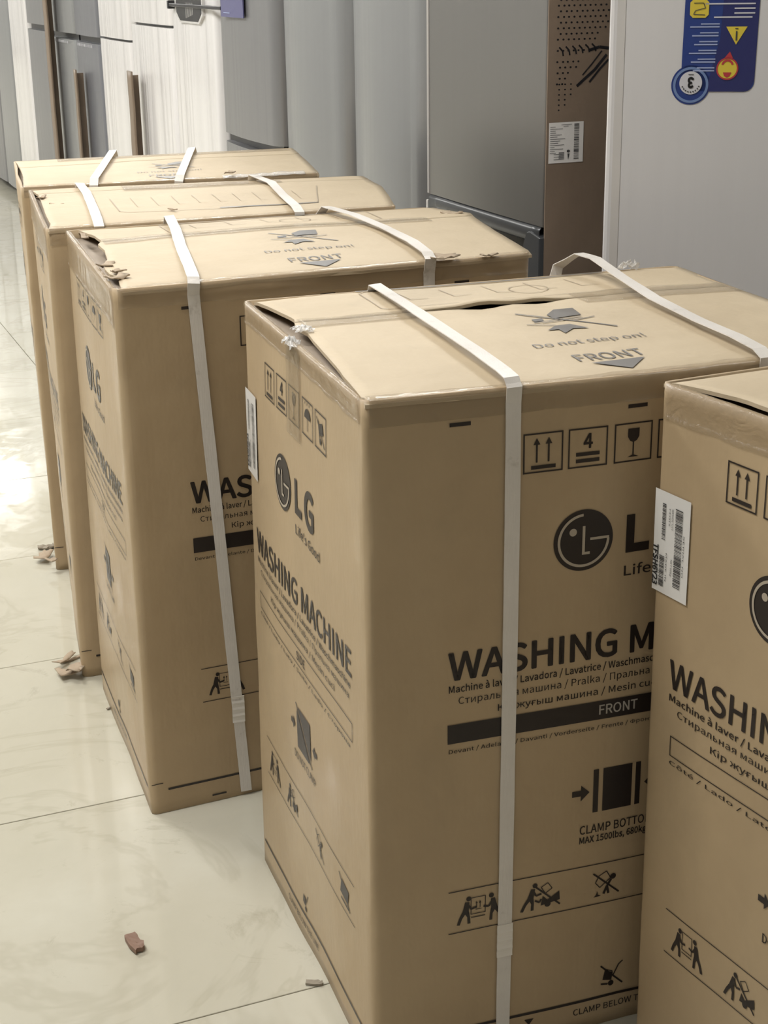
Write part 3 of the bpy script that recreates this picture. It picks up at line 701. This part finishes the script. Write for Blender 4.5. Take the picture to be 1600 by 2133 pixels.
b3 = Carton((-0.6025, 2.7895, 0.2312), C3, 3.0, 'second farthest carton, shiny tape across its lid and a torn lower corner',
            [(0, .004), (.04, .012), (.16, .010), (.3, .012), (.43, .014), (.53, .006)], [(0, .671), (.3, .69), (.55, .68)], crown=.008, r=.012, seam=.46)
b3.build_shell(); b3.left_prints(label=False); b3.front_prints(full=False)
T3 = b3.top(.0012)
P = Print(); P.path([(.56, .352), (.5302, .1104), (.3211, .0904), (.160, .112), (.146, .124), (.1409, .292)], .0022)
for k in range(9):
    a = .18 + k * .04; P.path([(a, .29), (a + .004, .17), (a + .016, .17)], .0012)
P.emit('printed_frame', T3, M_INKF, b3.root)
P = Print(); P.rect(.335, .096, .530, .103); P.emit('printed_bar', T3, M_INKT, b3.root)
b3.edge_tape(.006, CW - .006, .030, .012, 6); b3.edge_tape(.012, CD - .01, .06, .006, 7, 'left')
b3.strip_top('seam_tape', .18, .50, .43, .515, M_TAPE, wav=.0016)
b3.strap([(.0923, CD + .012, .02), (.0923, CD + .014, .86), (.0923, .552, .896), (.0985, .39, .897), (.0984, .158, .897), (.0977, .030, .895), (.098, -.004, .888), (.098, .0045, .866), (.10, .0, .5)])
b3.strap([(.4623, CD + .012, .02), (.4623, CD + .014, .86), (.4640, .540, .898), (.4818, .4049, .899), (.4725, .2078, .899), (.4704, .06, .898), (.4704, .02, .892), (.47, .020, .862)])
torn_bits(b3, [(.010, .40, .890, .04, .010, 1.3, 11), (.035, .30, .889, .03, .006, -.5, 12), (.245, .124, .8935, .022, .005, -.9, 13),
               (-.022, .020, .010, .055, .035, .3, 21), (-.030, .075, .012, .055, .014, .9, 22), (-.012, .005, .022, .035, .03, 1.0, 23)])

b4 = Carton((-0.7792, 3.3899, 0.197), C4, 4.0, 'farthest washing machine carton, its two lid straps slanting the other way',
            [(0, .006), (.2, .012), (.4, .010), (.55, .004)], XR, crown=.005, r=.010)
b4.build_shell(); b4.left_prints(label=False); b4.front_prints(full=False); b4.top_prints(outline=False)
b4.edge_tape(.006, CW - .006, .022, .014, 8)
b4.strip_top('seam_tape', .10, .66, .475, .545, M_TAPE2)
b4.strap([(.23, CD + .01, .02), (.23, CD + .012, .86), (.2238, .54, .896), (.189, .2282, .896), (.163, .01, .895), (.160, -.026, .884), (.16, -.020, .60)])
b4.strap([(.43, CD + .01, .02), (.43, CD + .012, .86), (.421, .54, .896), (.3834, .259, .896), (.3500, .01, .895), (.344, -.016, .884), (.343, -.012, .60)])
torn_bits(b4, [(.460, .012, .896, .024, .020, .9, 31), (-.020, .06, .011, .06, .03, 1.2, 33), (.0, -.024, .03, .02, .02, .7, 34)])
P = b4.strip_top('crumpled_tape', .45, .64, -.004, .022, M_FILM, .001, .003, 30, 4)

b5 = Carton((0.5734, 1.1856, 0.4924), C5, 5.0, 'nearest carton at the right edge of the photo with a white serial label',
            [(0, .012), (.25, .030), (.45, .024), (.52, .010), (.56, .003)], XR, crown=.004, r=.009)
b5.build_shell(); b5.left_prints(); b5.front_prints(); b5.top_prints()
b5.edge_tape(.006, CW - .006, .030, .012, 9); b5.edge_tape(.012, CD - .01, .040, .006, 10, 'left')
b5.strap([(.175, CD + .012, .02), (.175, CD + .014, .86), (.175, .54, .896), (.175, .02, .896), (.175, -.0085, .886)] + front_run(b5, .175, .172), seal=(.173, .166))
b5.strap([(.495, CD + .012, .02), (.495, CD + .014, .86), (.495, .54, .896), (.495, .02, .896), (.495, -.0085, .886)] + front_run(b5, .495, .492))

# ---------------------------------------------------------------- scraps on the floor
def scrap(label, x, y, L, W, a, seed, mat, th=.004, curl=.004):
    P = []
    for i in range(7):
        row = []
        for j in range(5):
            u, v = i / 6 - .5, j / 4 - .5; n = noise.noise(Vector((i * .6, j * .7, seed))); n2 = noise.noise(Vector((i * .9 + 5, j, seed)))
            px, py = u * L * (1 + .3 * n * abs(v * 2)), v * W * (1 + .5 * n2 - .3 * abs(u))
            row.append(Vector((px, py, th + .0004 + curl * (.5 + n2) * (abs(u) + .3) + 0)))
        P.append(row)
    o = thick_grid('cardboard_scrap', P, lambda i, j: Vector((0, 0, -th)), mat, None, False)
    zmin = min(v.co.z for v in o.data.vertices)
    for v in o.data.vertices: v.co.z -= zmin - .0002
    o.location = (x, y, 0); o.rotation_euler = (0, 0, a)
    tag(o, label, 'scrap', 'cardboard scraps on the floor'); return o
M_CHIP = cardboard('reddish chip', (0.20, 0.12, 0.085), (0.27, 0.17, 0.12), 0.7, bs=.5)
M_DUSTY = cardboard('dusty scrap', (0.24, 0.21, 0.16), (0.32, 0.28, 0.22), 0.8, bs=.4)
scrap('small reddish brown chip lying alone on the open floor tiles', -.368, 1.895, .040, .019, -1.05, 3, M_CHIP, .007, .004)
scrap('flat greyish scrap touching the foot of the middle carton by a tile joint', -.106, 1.800, .024, .010, -.1, 5, M_DUSTY, .003, .002)
scrap('long thin shred beside the torn lower corner of the third carton', -.640, 2.874, .055, .008, .7, 8, M_TORN, .003, .006)
scrap('crumpled dark torn piece on the tiles beside the farthest carton', -.822, 3.520, .040, .022, .3, 9, M_DUSTY, .004, .010)
scrap('tiny dark crumb on the floor beside the ragged carton', -.529, 2.650, .008, .005, .9, 12, M_DUSTY, .002, .003)

# ---------------------------------------------------------------- fridges
def brushed(name, c, rough, metal, wave=0.0, coat=0.0, wsc=1.0):
    m, nt, b = new_mat(name)
    t = tex(nt, 60 if not wave or wave < .3 else 11, 3 if not wave or wave < .3 else 1, .6, sc=(1, 1, .02)); rp = ramp(nt, [(.3, tuple(v * (.98 if not wave or wave < .3 else .90) for v in c)), (.7, c)]); nt.links.new(t.outputs[0], rp.inputs[0]); nt.links.new(rp.outputs[0], b.inputs['Base Color'])
    b.inputs['Roughness'].default_value = rough; b.inputs['Metallic'].default_value = metal
    if coat: b.inputs['Coat Weight'].default_value = coat; b.inputs['Coat Roughness'].default_value = .12
    if wave:
        t2 = tex(nt, 9 * wsc, 2, .55, sc=(1, 1, .05), dist=.9); bump(nt, b, t2.outputs[0], wave, .02)
    return m
M_SILV = brushed('silver door steel', (.22, .215, .21), .36, .7)
M_SILV2 = brushed('light silver door', (.33, .337, .345), .36, .6, .12)
M_SILV3 = brushed('mid grey door', (.26, .26, .27), .38, .55, .15)
M_SILV4 = brushed('blue grey door', (.22, .225, .25), .35, .5, .15)
M_WHITE = brushed('white enamel under film', (.78, .76, .755), .28, 0, 1.0, .6)
M_WHITE2 = brushed('white enamel', (.68, .67, .675), .30, 0, .05, .3)
M_BODY = simple('cabinet side darkened for gap shade', (.07, .07, .075), .4, .2)  # cabinet colour set darker to imitate shade in the gaps between doors
M_BROWN = cardboard('brown carton sleeve', (.185, .135, .095), (.235, .175, .125), .5, bs=.15)
M_BLACK = simple('black plastic', (.010, .010, .013), .35)
M_DKGR = simple('dark grey plastic edge', (.045, .048, .052), .3)
M_RUB = simple('door gasket', (.40, .38, .36), .6)
M_BLUE = simple('deep blue print', (.018, .045, .22), .3, coat=.4)
M_BLUE2 = simple('navy print', (.02, .025, .13), .3, coat=.4)
M_RING = simple('pale blue ring', (.16, .24, .45), .3)
M_YEL = simple('yellow print', (.70, .55, .06), .4)
M_RED = simple('red print', (.45, .04, .05), .4)
M_WP = simple('white print', (.62, .62, .66), .4)
M_WPB = simple('pale blue small print', (.34, .40, .62), .4)
M_PEEL = simple('protective film strip', (.62, .60, .58), .18, coat=.5)
FH = 1.86
def door(name, w, x0, x1, z0, z1, mat, parent, rad=.03, bow=.006, th=.055):
    """upright slab with rounded front edges and slightly bowed face"""
    prof = []
    for i in range(7): a = math.radians(180 + 90 * i / 6); prof.append((x0 + rad + rad * math.cos(a), -th + rad + rad * math.sin(a)))
    for t in (.01, .03, .06, .12, .2, .3, .4, .5, .6, .7, .8, .88, .94, .97, .99): prof.append((x0 + rad + (x1 - x0 - 2 * rad) * t, -th - bow * math.sin(math.pi * t)))
    for i in range(7): a = math.radians(270 + 90 * i / 6); prof.append((x1 - rad + rad * math.cos(a), -th + rad + rad * math.sin(a)))
    prof += [(x1, 0), (x0, 0)]; n = len(prof)
    zs = [z0, z0 + .003, z1 - .003, z1]; V = []; F = []
    cx = (x0 + x1) / 2
    for k, z in enumerate(zs):
        s = .997 if k in (0, 3) else 1
        for (x, y) in prof: V.append((cx + (x - cx) * s, y * s, z))
    for k in range(3):
        for i in range(n): j = (i + 1) % n; F.append((k * n + i, k * n + j, (k + 1) * n + j, (k + 1) * n + i))
    F.append(tuple(range(n))[::-1]); F.append(tuple(range(3 * n, 4 * n)))
    o = mesh_obj(name, V, F, mat, parent)
    o.data.polygons.foreach_set('use_smooth', [3 * n > i >= n and i < 2 * n for i in range(len(F))]); return o
def fridge(s0, s1, label, mat, gap=None, gap_h=.012, body=None, rad=.03, bow=.006, off=0.0, name='fridge'):
    sg_ = .040 if rad > .04 else .012                                     # wider gap beside rounder doors; its shade is put into the cabinet colour
    w_ = s1 - s0 - sg_
    root = empty(name, uv(.055 + off, s1 - sg_ / 2), RA - math.pi / 2)
    tag(root, label, 'fridge', 'fridges in the row behind the cartons')
    body = body or M_BODY
    box('cabinet', .003, w_ - .003, .004, .62, .04, FH, body, root, .004)
    box('plinth', .02, w_ - .02, .03, .60, .0, .045, M_BLACK, root)
    if gap is None: door('door', w_, 0, w_, .06, FH, mat, root, rad, bow)
    else:
        door('upper_door', w_, 0, w_, gap, FH, mat, root, rad, bow)
        door('lower_door', w_, 0, w_, .06, gap - gap_h, mat, root, rad, bow)
        box('door_gap', .01, w_ - .01, -.03, .006, gap - gap_h - .002, gap + .002, M_BLACK, root)
    return root, w_
# silver combi next to the white cabinet: brown sleeve on its near side, black grip between the doors
rt1, w1 = fridge(.537, 1.155, 'silver two door fridge with black grip recess and brown dotted side', M_SILV, gap=.785, gap_h=.085, body=M_BROWN, rad=.006, bow=.002)
P3 = []
for i in range(13):
    x = .012 + (w1 - .024) * i / 12
    P3.append([Vector((x, y, z)) for y, z in ((-.054, .784), (-.060, .776), (-.060, .752), (-.050, .745), (-.030, .748), (-.028, .783))])
thick_grid('grip', P3, lambda i, j: Vector((0, .002, .0)), M_DKGR, rt1)
V = []; F = []
def bracket(x0, x1):
    pr = [(x0, .60), (x0, .700), (x0 + .012, .742), (x0 + .026, .768), (x0 + .040, .772), (x1, .764), (x1, .60)]
    n = len(pr); VV = [(x, -.066, z) for x, z in pr] + [(x, -.004, z) for x, z in pr]
    FF = [tuple(range(n))[::-1], tuple(range(n, 2 * n))] + [(i, (i + 1) % n, n + (i + 1) % n, n + i) for i in range(n)]
    o = mesh_obj('end_cap', VV, FF, M_DKGR, rt1)
    bm = bmesh.new(); bm.from_mesh(o.data); bmesh.ops.recalc_face_normals(bm, faces=bm.faces); bmesh.ops.bevel(bm, geom=[e for e in bm.edges], offset=.002, segments=1, affect='EDGES'); bm.to_mesh(o.data); bm.free()
bracket(w1 - .085, w1 + .002)
box('door_edge_trim', -.004, .008, -.057, -.001, .785, FH, M_RUB, rt1, .002)
box('door_edge_trim', -.004, .006, -.060, -.001, .06, .770, M_PEEL, rt1, .002)
rt1.children[0].name
box('side_sleeve', w1 + .001, w1 + .004, -.0545, .60, .05, FH, M_BROWN, rt1)
# dot pattern and rating label on the near side (faces +X of the fridge)
SX = w1 + .004
def sidemap(off): return lambda a, z: Vector((SX + off, a - .0550, z))     # a = distance back from the door plane
P = Print(); rr = random.Random(5)
def dot(a, z, r=.0026):
    P.disc(a, z, r, 8, r * .8)
for row in range(30):
    z = 1.330 - row * .0112
    for k in range(12):
        a = .022 + k * .0125 + (.0062 if row % 2 else 0) + .0016 * rr.random()
        if 1.163 > z > 1.135 and row % 2: continue
        if a > .150: continue
        lim = 1.045 + (a - .02) * 1.1
        if z > lim + .02: dot(a, z)
for row in range(7):
    for k in range(3): dot(.028 + k * .014, 1.020 + row * .0105, .0022) if row > k * 1.5 else None
P.emit('dot_pattern', sidemap(.0005), M_BLACK, rt1)
P = Print()
for k in range(6):
    a = .026 + k * .0155; P.path([(a, 1.158 + k * .001), (a + .008, 1.150 + k * .0012), (a + .010, 1.140 + k * .0015)], .0035)
P.path([(.070, 1.078), (.088, 1.092), (.112, 1.110), (.140, 1.140)], .0060); P.path([(.083, 1.100), (.105, 1.122), (.128, 1.148)], .0030); P.path([(.100, 1.085), (.125, 1.112), (.145, 1.130)], .0045)
P.path([(.098, 1.150), (.122, 1.156), (.150, 1.152)], .0060)
P.emit('dot_pattern', sidemap(.0006), M_BLACK, rt1)
P = Print(); P.rect(.0055, .921, .0890, 1.0055); lb = P.emit('rating_label', sidemap(.001), M_LABEL, rt1); lb['label'] = 'white rating label with barcode'
P = Print(); y = .928
while y < 1.000:
    t = rr.choice((.0006, .001, .0016)); P.rect(.0660, y, .0780, y + t); y += t + rr.choice((.0008, .0012, .0018))
for k in range(14):
    z = .9960 - k * .0042; P.rect(.0085, z, .0085 + rr.uniform(.010, .040), z + .0010)
P.rect(.0350, 1.0000, .060, 1.0008); P.rect(.040, .9965, .052, .9973)
for k in range(9): P.rect(.030, .9280 + k * .0018, .043, .9290 + k * .0018) if k % 3 else P.rect(.018, .9280 + k * .0018, .043, .9290 + k * .0018)
P.disc(.053, .945, .004, 10, .003); P.poly([(.051, .940), (.056, .940), (.053, .927)])
P.emit('label_print', sidemap(.0018), M_LINK, rt1)

fridge(1.155, 1.72, 'light silver fridge with softly curved door, left of the dark silver two door fridge', M_SILV2, rad=.08, bow=.034)
fridge(1.72, 2.29, 'pale grey fridge with one tall door standing beside the curved light silver one', M_SILV2, rad=.08, bow=.034)
fridge(2.29, 2.92, 'darker grey two door fridge behind the hanging blue tag', M_SILV3, gap=.785, gap_h=.030, rad=.05, bow=.012)
r4, w4 = fridge(2.92, 3.50, 'white fridge in creased film with a black dispenser recess in its door', M_WHITE, rad=.03, bow=.006)
# dispenser: dark tapered bowl with light rim; x runs towards the viewer
def hexa(x0, x1, z0, z1, y): return [(x0, y, z1), (x1, y, z1), (x1 - .004, y, z0 + .028), (x1 - .05, y, z0), (x0 + .05, y, z0), (x0 + .004, y, z0 + .028)]
A = hexa(.115, .465, 1.135, 1.42, -.068); Bq = hexa(.125, .455, 1.142, 1.41, -.064); Cq = hexa(.15, .43, 1.165, 1.40, -.062)
VV = A + [(x, -.055, z) for x, y, z in A]; VV = [Vector(v) for v in VV]
mesh_obj('dispenser_rim', VV, [(0, 1, 2, 3, 4, 5), (11, 10, 9, 8, 7, 6)] + [(i, i + 6, (i + 1) % 6 + 6, (i + 1) % 6) for i in range(6)], M_PEEL, r4)
mesh_obj('dispenser_recess', [Vector(v) + Vector((0, -.005, 0)) for v in Bq] + [Vector(v) + Vector((0, -.0005, 0)) for v in Bq], [(5, 4, 3, 2, 1, 0)] + [(i, (i + 1) % 6, (i + 1) % 6 + 6, i + 6) for i in range(6)], M_BLACK, r4)
P = Print()
for k in range(7): P.line((.262 + k * .014, 1.152 + k * .002), (.262 + k * .014, 1.205), .004)
P.emit('drip_grille', lambda x, z: Vector((x, -.0702, z)), M_PEEL, r4)
r5, w5 = fridge(3.50, 4.15, 'white film wrapped fridge whose door gap sits just above eye level of the cartons', M_WHITE, gap=1.117, gap_h=.010)
r6, w6 = fridge(4.15, 4.74, 'white film wrapped fridge left of a brown corner board, with a lower door gap', M_WHITE, gap=1.041, gap_h=.010)
r7, w7 = fridge(4.74, 5.26, 'dark blue grey fridge with a black lettered band', M_SILV4, gap=1.031, gap_h=.030)
r8, w8 = fridge(5.26, 5.88, 'light grey fridge with a black band beside torn brown board', M_SILV2, gap=1.031, gap_h=.030)
r9, w9 = fridge(5.94, 6.50, 'grey fridge left of a tall brown corner board', M_SILV3, gap=1.050, gap_h=.030)
r10, w10 = fridge(6.50, 7.06, 'bright white film wrapped fridge, far down the row among grey ones', M_WHITE)
fridge(7.06, 7.62, 'pale grey fridge just beyond the far film wrapped white one', M_SILV2)
r12, w12 = fridge(7.62, 8.20, 'grey fridge near the far end with a black handle mark', M_SILV3)
r13, w13 = fridge(8.20, 8.80, 'grey fridge second from the far end', M_SILV2)
fridge(8.80, 9.40, 'white fridge at the far end of the row', M_WHITE)
for rr_, ww_, z_ in ((r7, w7, 1.031), (r8, w8, 1.031)):
    P = Print(); q = random.Random(int(ww_ * 1e4))
    x = .10
    while x < ww_ - .10:
        P.rect(x, z_ - .048, x + q.uniform(.006, .014), z_ - .036); x += .030
    P.emit('printed_band', lambda a, z: Vector((a, -.066, z)), M_WP, rr_)
box('handle', .05, .30, -.075, -.060, .585, .61, M_BLACK, r12, .003)
# loose boards standing between fridges
def corner_board(u, v, z1, label, wid=.05, mat=M_BROWN):
    root = empty('corner_board', uv(u, v), RA - math.pi / 2)
    P = [[Vector((x + .004 * noise.noise(Vector((z * 9, x * 30, v))), .002 * noise.noise(Vector((z * 7, 3, v))), z)) for x in (0, wid * .33, wid * .66, wid)] for z in [z1 * i / 30 for i in range(31)]]
    thick_grid('board', P, lambda i, j: Vector((0, .006, 0)), mat, root)
    box('side_board', 0, .006, .006, .045, 0, z1 * .98, mat, root)
    tag(root, label, 'board', 'corner boards between the fridges'); return root
corner_board(-.056, 4.02, .93, 'brown corner board standing between two white film wrapped fridges', .075)
corner_board(-.056, 5.08, .88, 'torn brown board strip between the dark and the light grey fridge', .05)
corner_board(-.056, 5.70, 1.86, 'tall brown corner board left of the light grey fridge', .09)
# price tag on a rod
sg = empty('price_tag', uv(-.012, 3.44), RA - math.pi / 2)
box('rod', 0, .66, -.012, -.003, 1.188, 1.200, M_BLACK, sg, .002); box('clip', -.01, .01, -.014, .012, 1.18, 1.21, M_BLACK, sg, .002)
M_TAGB = simple('violet blue tag', (.10, .10, .22), .35)
box('tag_card', .66, .90, -.010, -.006, 1.168, 1.34, M_TAGB, sg)
P = Print(); P.rect(.69, 1.180, .76, 1.1825); P.poly([(.72, 1.26), (.74, 1.225), (.75, 1.245), (.76, 1.225), (.78, 1.26)]); P.emit('tag_print', lambda a, z: Vector((a, -.0112, z)), M_WPB, sg)
tag(sg, 'violet blue tag card on a black rod in front of the grey fridge door', 'sign')

# white cabinet with the upside down sticker
wr = empty('fridge', (.3955, 2.7485, 0), -.16);
tag(wr, 'big plain white fridge standing behind the middle carton, carrying a blue sticker turned upside down', 'fridge')
box('cabinet', 0, .66, 0, .47, .03, FH, M_WHITE2, wr, .007)
box('foot', .03, .10, .03, .10, 0, .035, M_BLACK, wr); box('foot', .56, .63, .03, .10, 0, .035, M_BLACK, wr); box('foot', .03, .10, .37, .44, 0, .035, M_BLACK, wr); box('foot', .56, .63, .37, .44, 0, .035, M_BLACK, wr)
box('film_edge', .012, .026, -.0010, .0005, .05, FH - .02, M_PEEL, wr)
def rot(o, ang, c): 
    ca, sa = math.cos(ang), math.sin(ang)
    return lambda x, z: Vector((c[0] + (x - c[0]) * ca - (z - c[1]) * sa, -o, c[1] + (x - c[0]) * sa + (z - c[1]) * ca))
SM = lambda o: (lambda x, z: Vector((x - .0105, -o, z)))
sk = Print(); pts = [(.1365, 1.42), (.1335, 1.166)]
pts += [(.1335, 1.140), (.1600, 1.1155)]
for i in range(7): a = math.radians(270 + 90 * i / 6); pts.append((.2385 + .017 * math.cos(a), 1.131 + .017 * math.sin(a)))
pts += [(.2590, 1.42)]
sk.poly(pts); sk.disc(.1500, 1.1255, .0325, 44)
so_ = sk.emit('care_sticker', SM(.0010), M_BLUE, wr); so_['label'] = 'blue sticker with yellow symbols, upside down'
Q = Print(); Q.poly([(.205, 1.42), (.2585, 1.42), (.2550, 1.133), (.2470, 1.1165), (.2380, 1.1145), (.175, 1.1145), (.195, 1.20)]); Q.emit('sticker_print', SM(.0015), M_BLUE2, so_)
Q = Print(); Q.arc(.1500, 1.1255, .0275, .0042, 0, 360, 44); Q.emit('sticker_print', SM(.0019), M_RING, so_)
Q = Print(); Q.disc(.1500, 1.1290, .0190, 36)
for z, a, b in [(1.2555, .168, .2500), (1.2480, .216, .2500), (1.2405, .216, .2500), (1.2340, .183, .2460)]: Q.rect(a, z, b, z + .0022)
Q.emit('sticker_print', SM(.0024), M_WP, so_)
Q = Print()
for k in range(6):
    z = 1.2235 - k * .0142; Q.rect(.162 - .0006 * k, z, .193 - .001 * k, z + .0020); Q.rect(.1445 + .004 * (k % 3), z - .0048, .193 - .001 * k, z - .0026)
Q.emit('sticker_print', SM(.0020), M_WPB, so_)
Q = Print(); Q.poly([(.2040, 1.2200), (.2390, 1.2200), (.2215, 1.1910)]); Q.cut(); Q.disc(.2095, 1.1520, .0160, 30)
Q.cut(); x0, x1, z0, z1, rd = .1430, .1740, 1.2345, 1.264, .005
Q.poly([(x0 + rd, z0), (x1 - rd, z0), (x1, z0 + rd), (x1, z1 - rd), (x1 - rd, z1), (x0 + rd, z1), (x0, z1 - rd), (x0, z0 + rd)]); Q.emit('sticker_symbol', SM(.0024), M_YEL, so_)
Q = Print(); Q.arc(.2095, 1.1520, .0172, .0022, 0, 360, 30); Q.poly([(.2035, 1.1690), (.2180, 1.1690), (.2125, 1.1800)])
Q.poly([(.2025, 1.1460), (.2165, 1.1460), (.2140, 1.1400), (.2095, 1.1375), (.2050, 1.1400)]); Q.arc(.2095, 1.1570, .0085, .0034, 10, 170, 14); Q.emit('sticker_symbol', SM(.0030), M_RED, so_)
Q = Print(); Q.rect(.2203, 1.1975, .2228, 1.2130); Q.rect(.2190, 1.2160, .2240, 1.2175); Q.cut()
Q.path([(.149, 1.258), (.165, 1.258), (.168, 1.250), (.152, 1.246), (.149, 1.240), (.168, 1.239)], .0013)
Q.cut(); Q.text('3', 0, .0105, 0, .0160, .04, 4, xf=lambda q: (.1552 - q[0], 1.1375 - q[1]))
for k in range(9):
    a = math.radians(205 + k * 16.5); Q.disc(.1500 + .0150 * math.cos(a), 1.1290 + .0150 * math.sin(a), .0013, 8)
Q.rect(.1455, 1.1420, .1545, 1.1433); Q.emit('sticker_symbol', SM(.0034), M_LINK, so_)

bpy.context.view_layer.update()
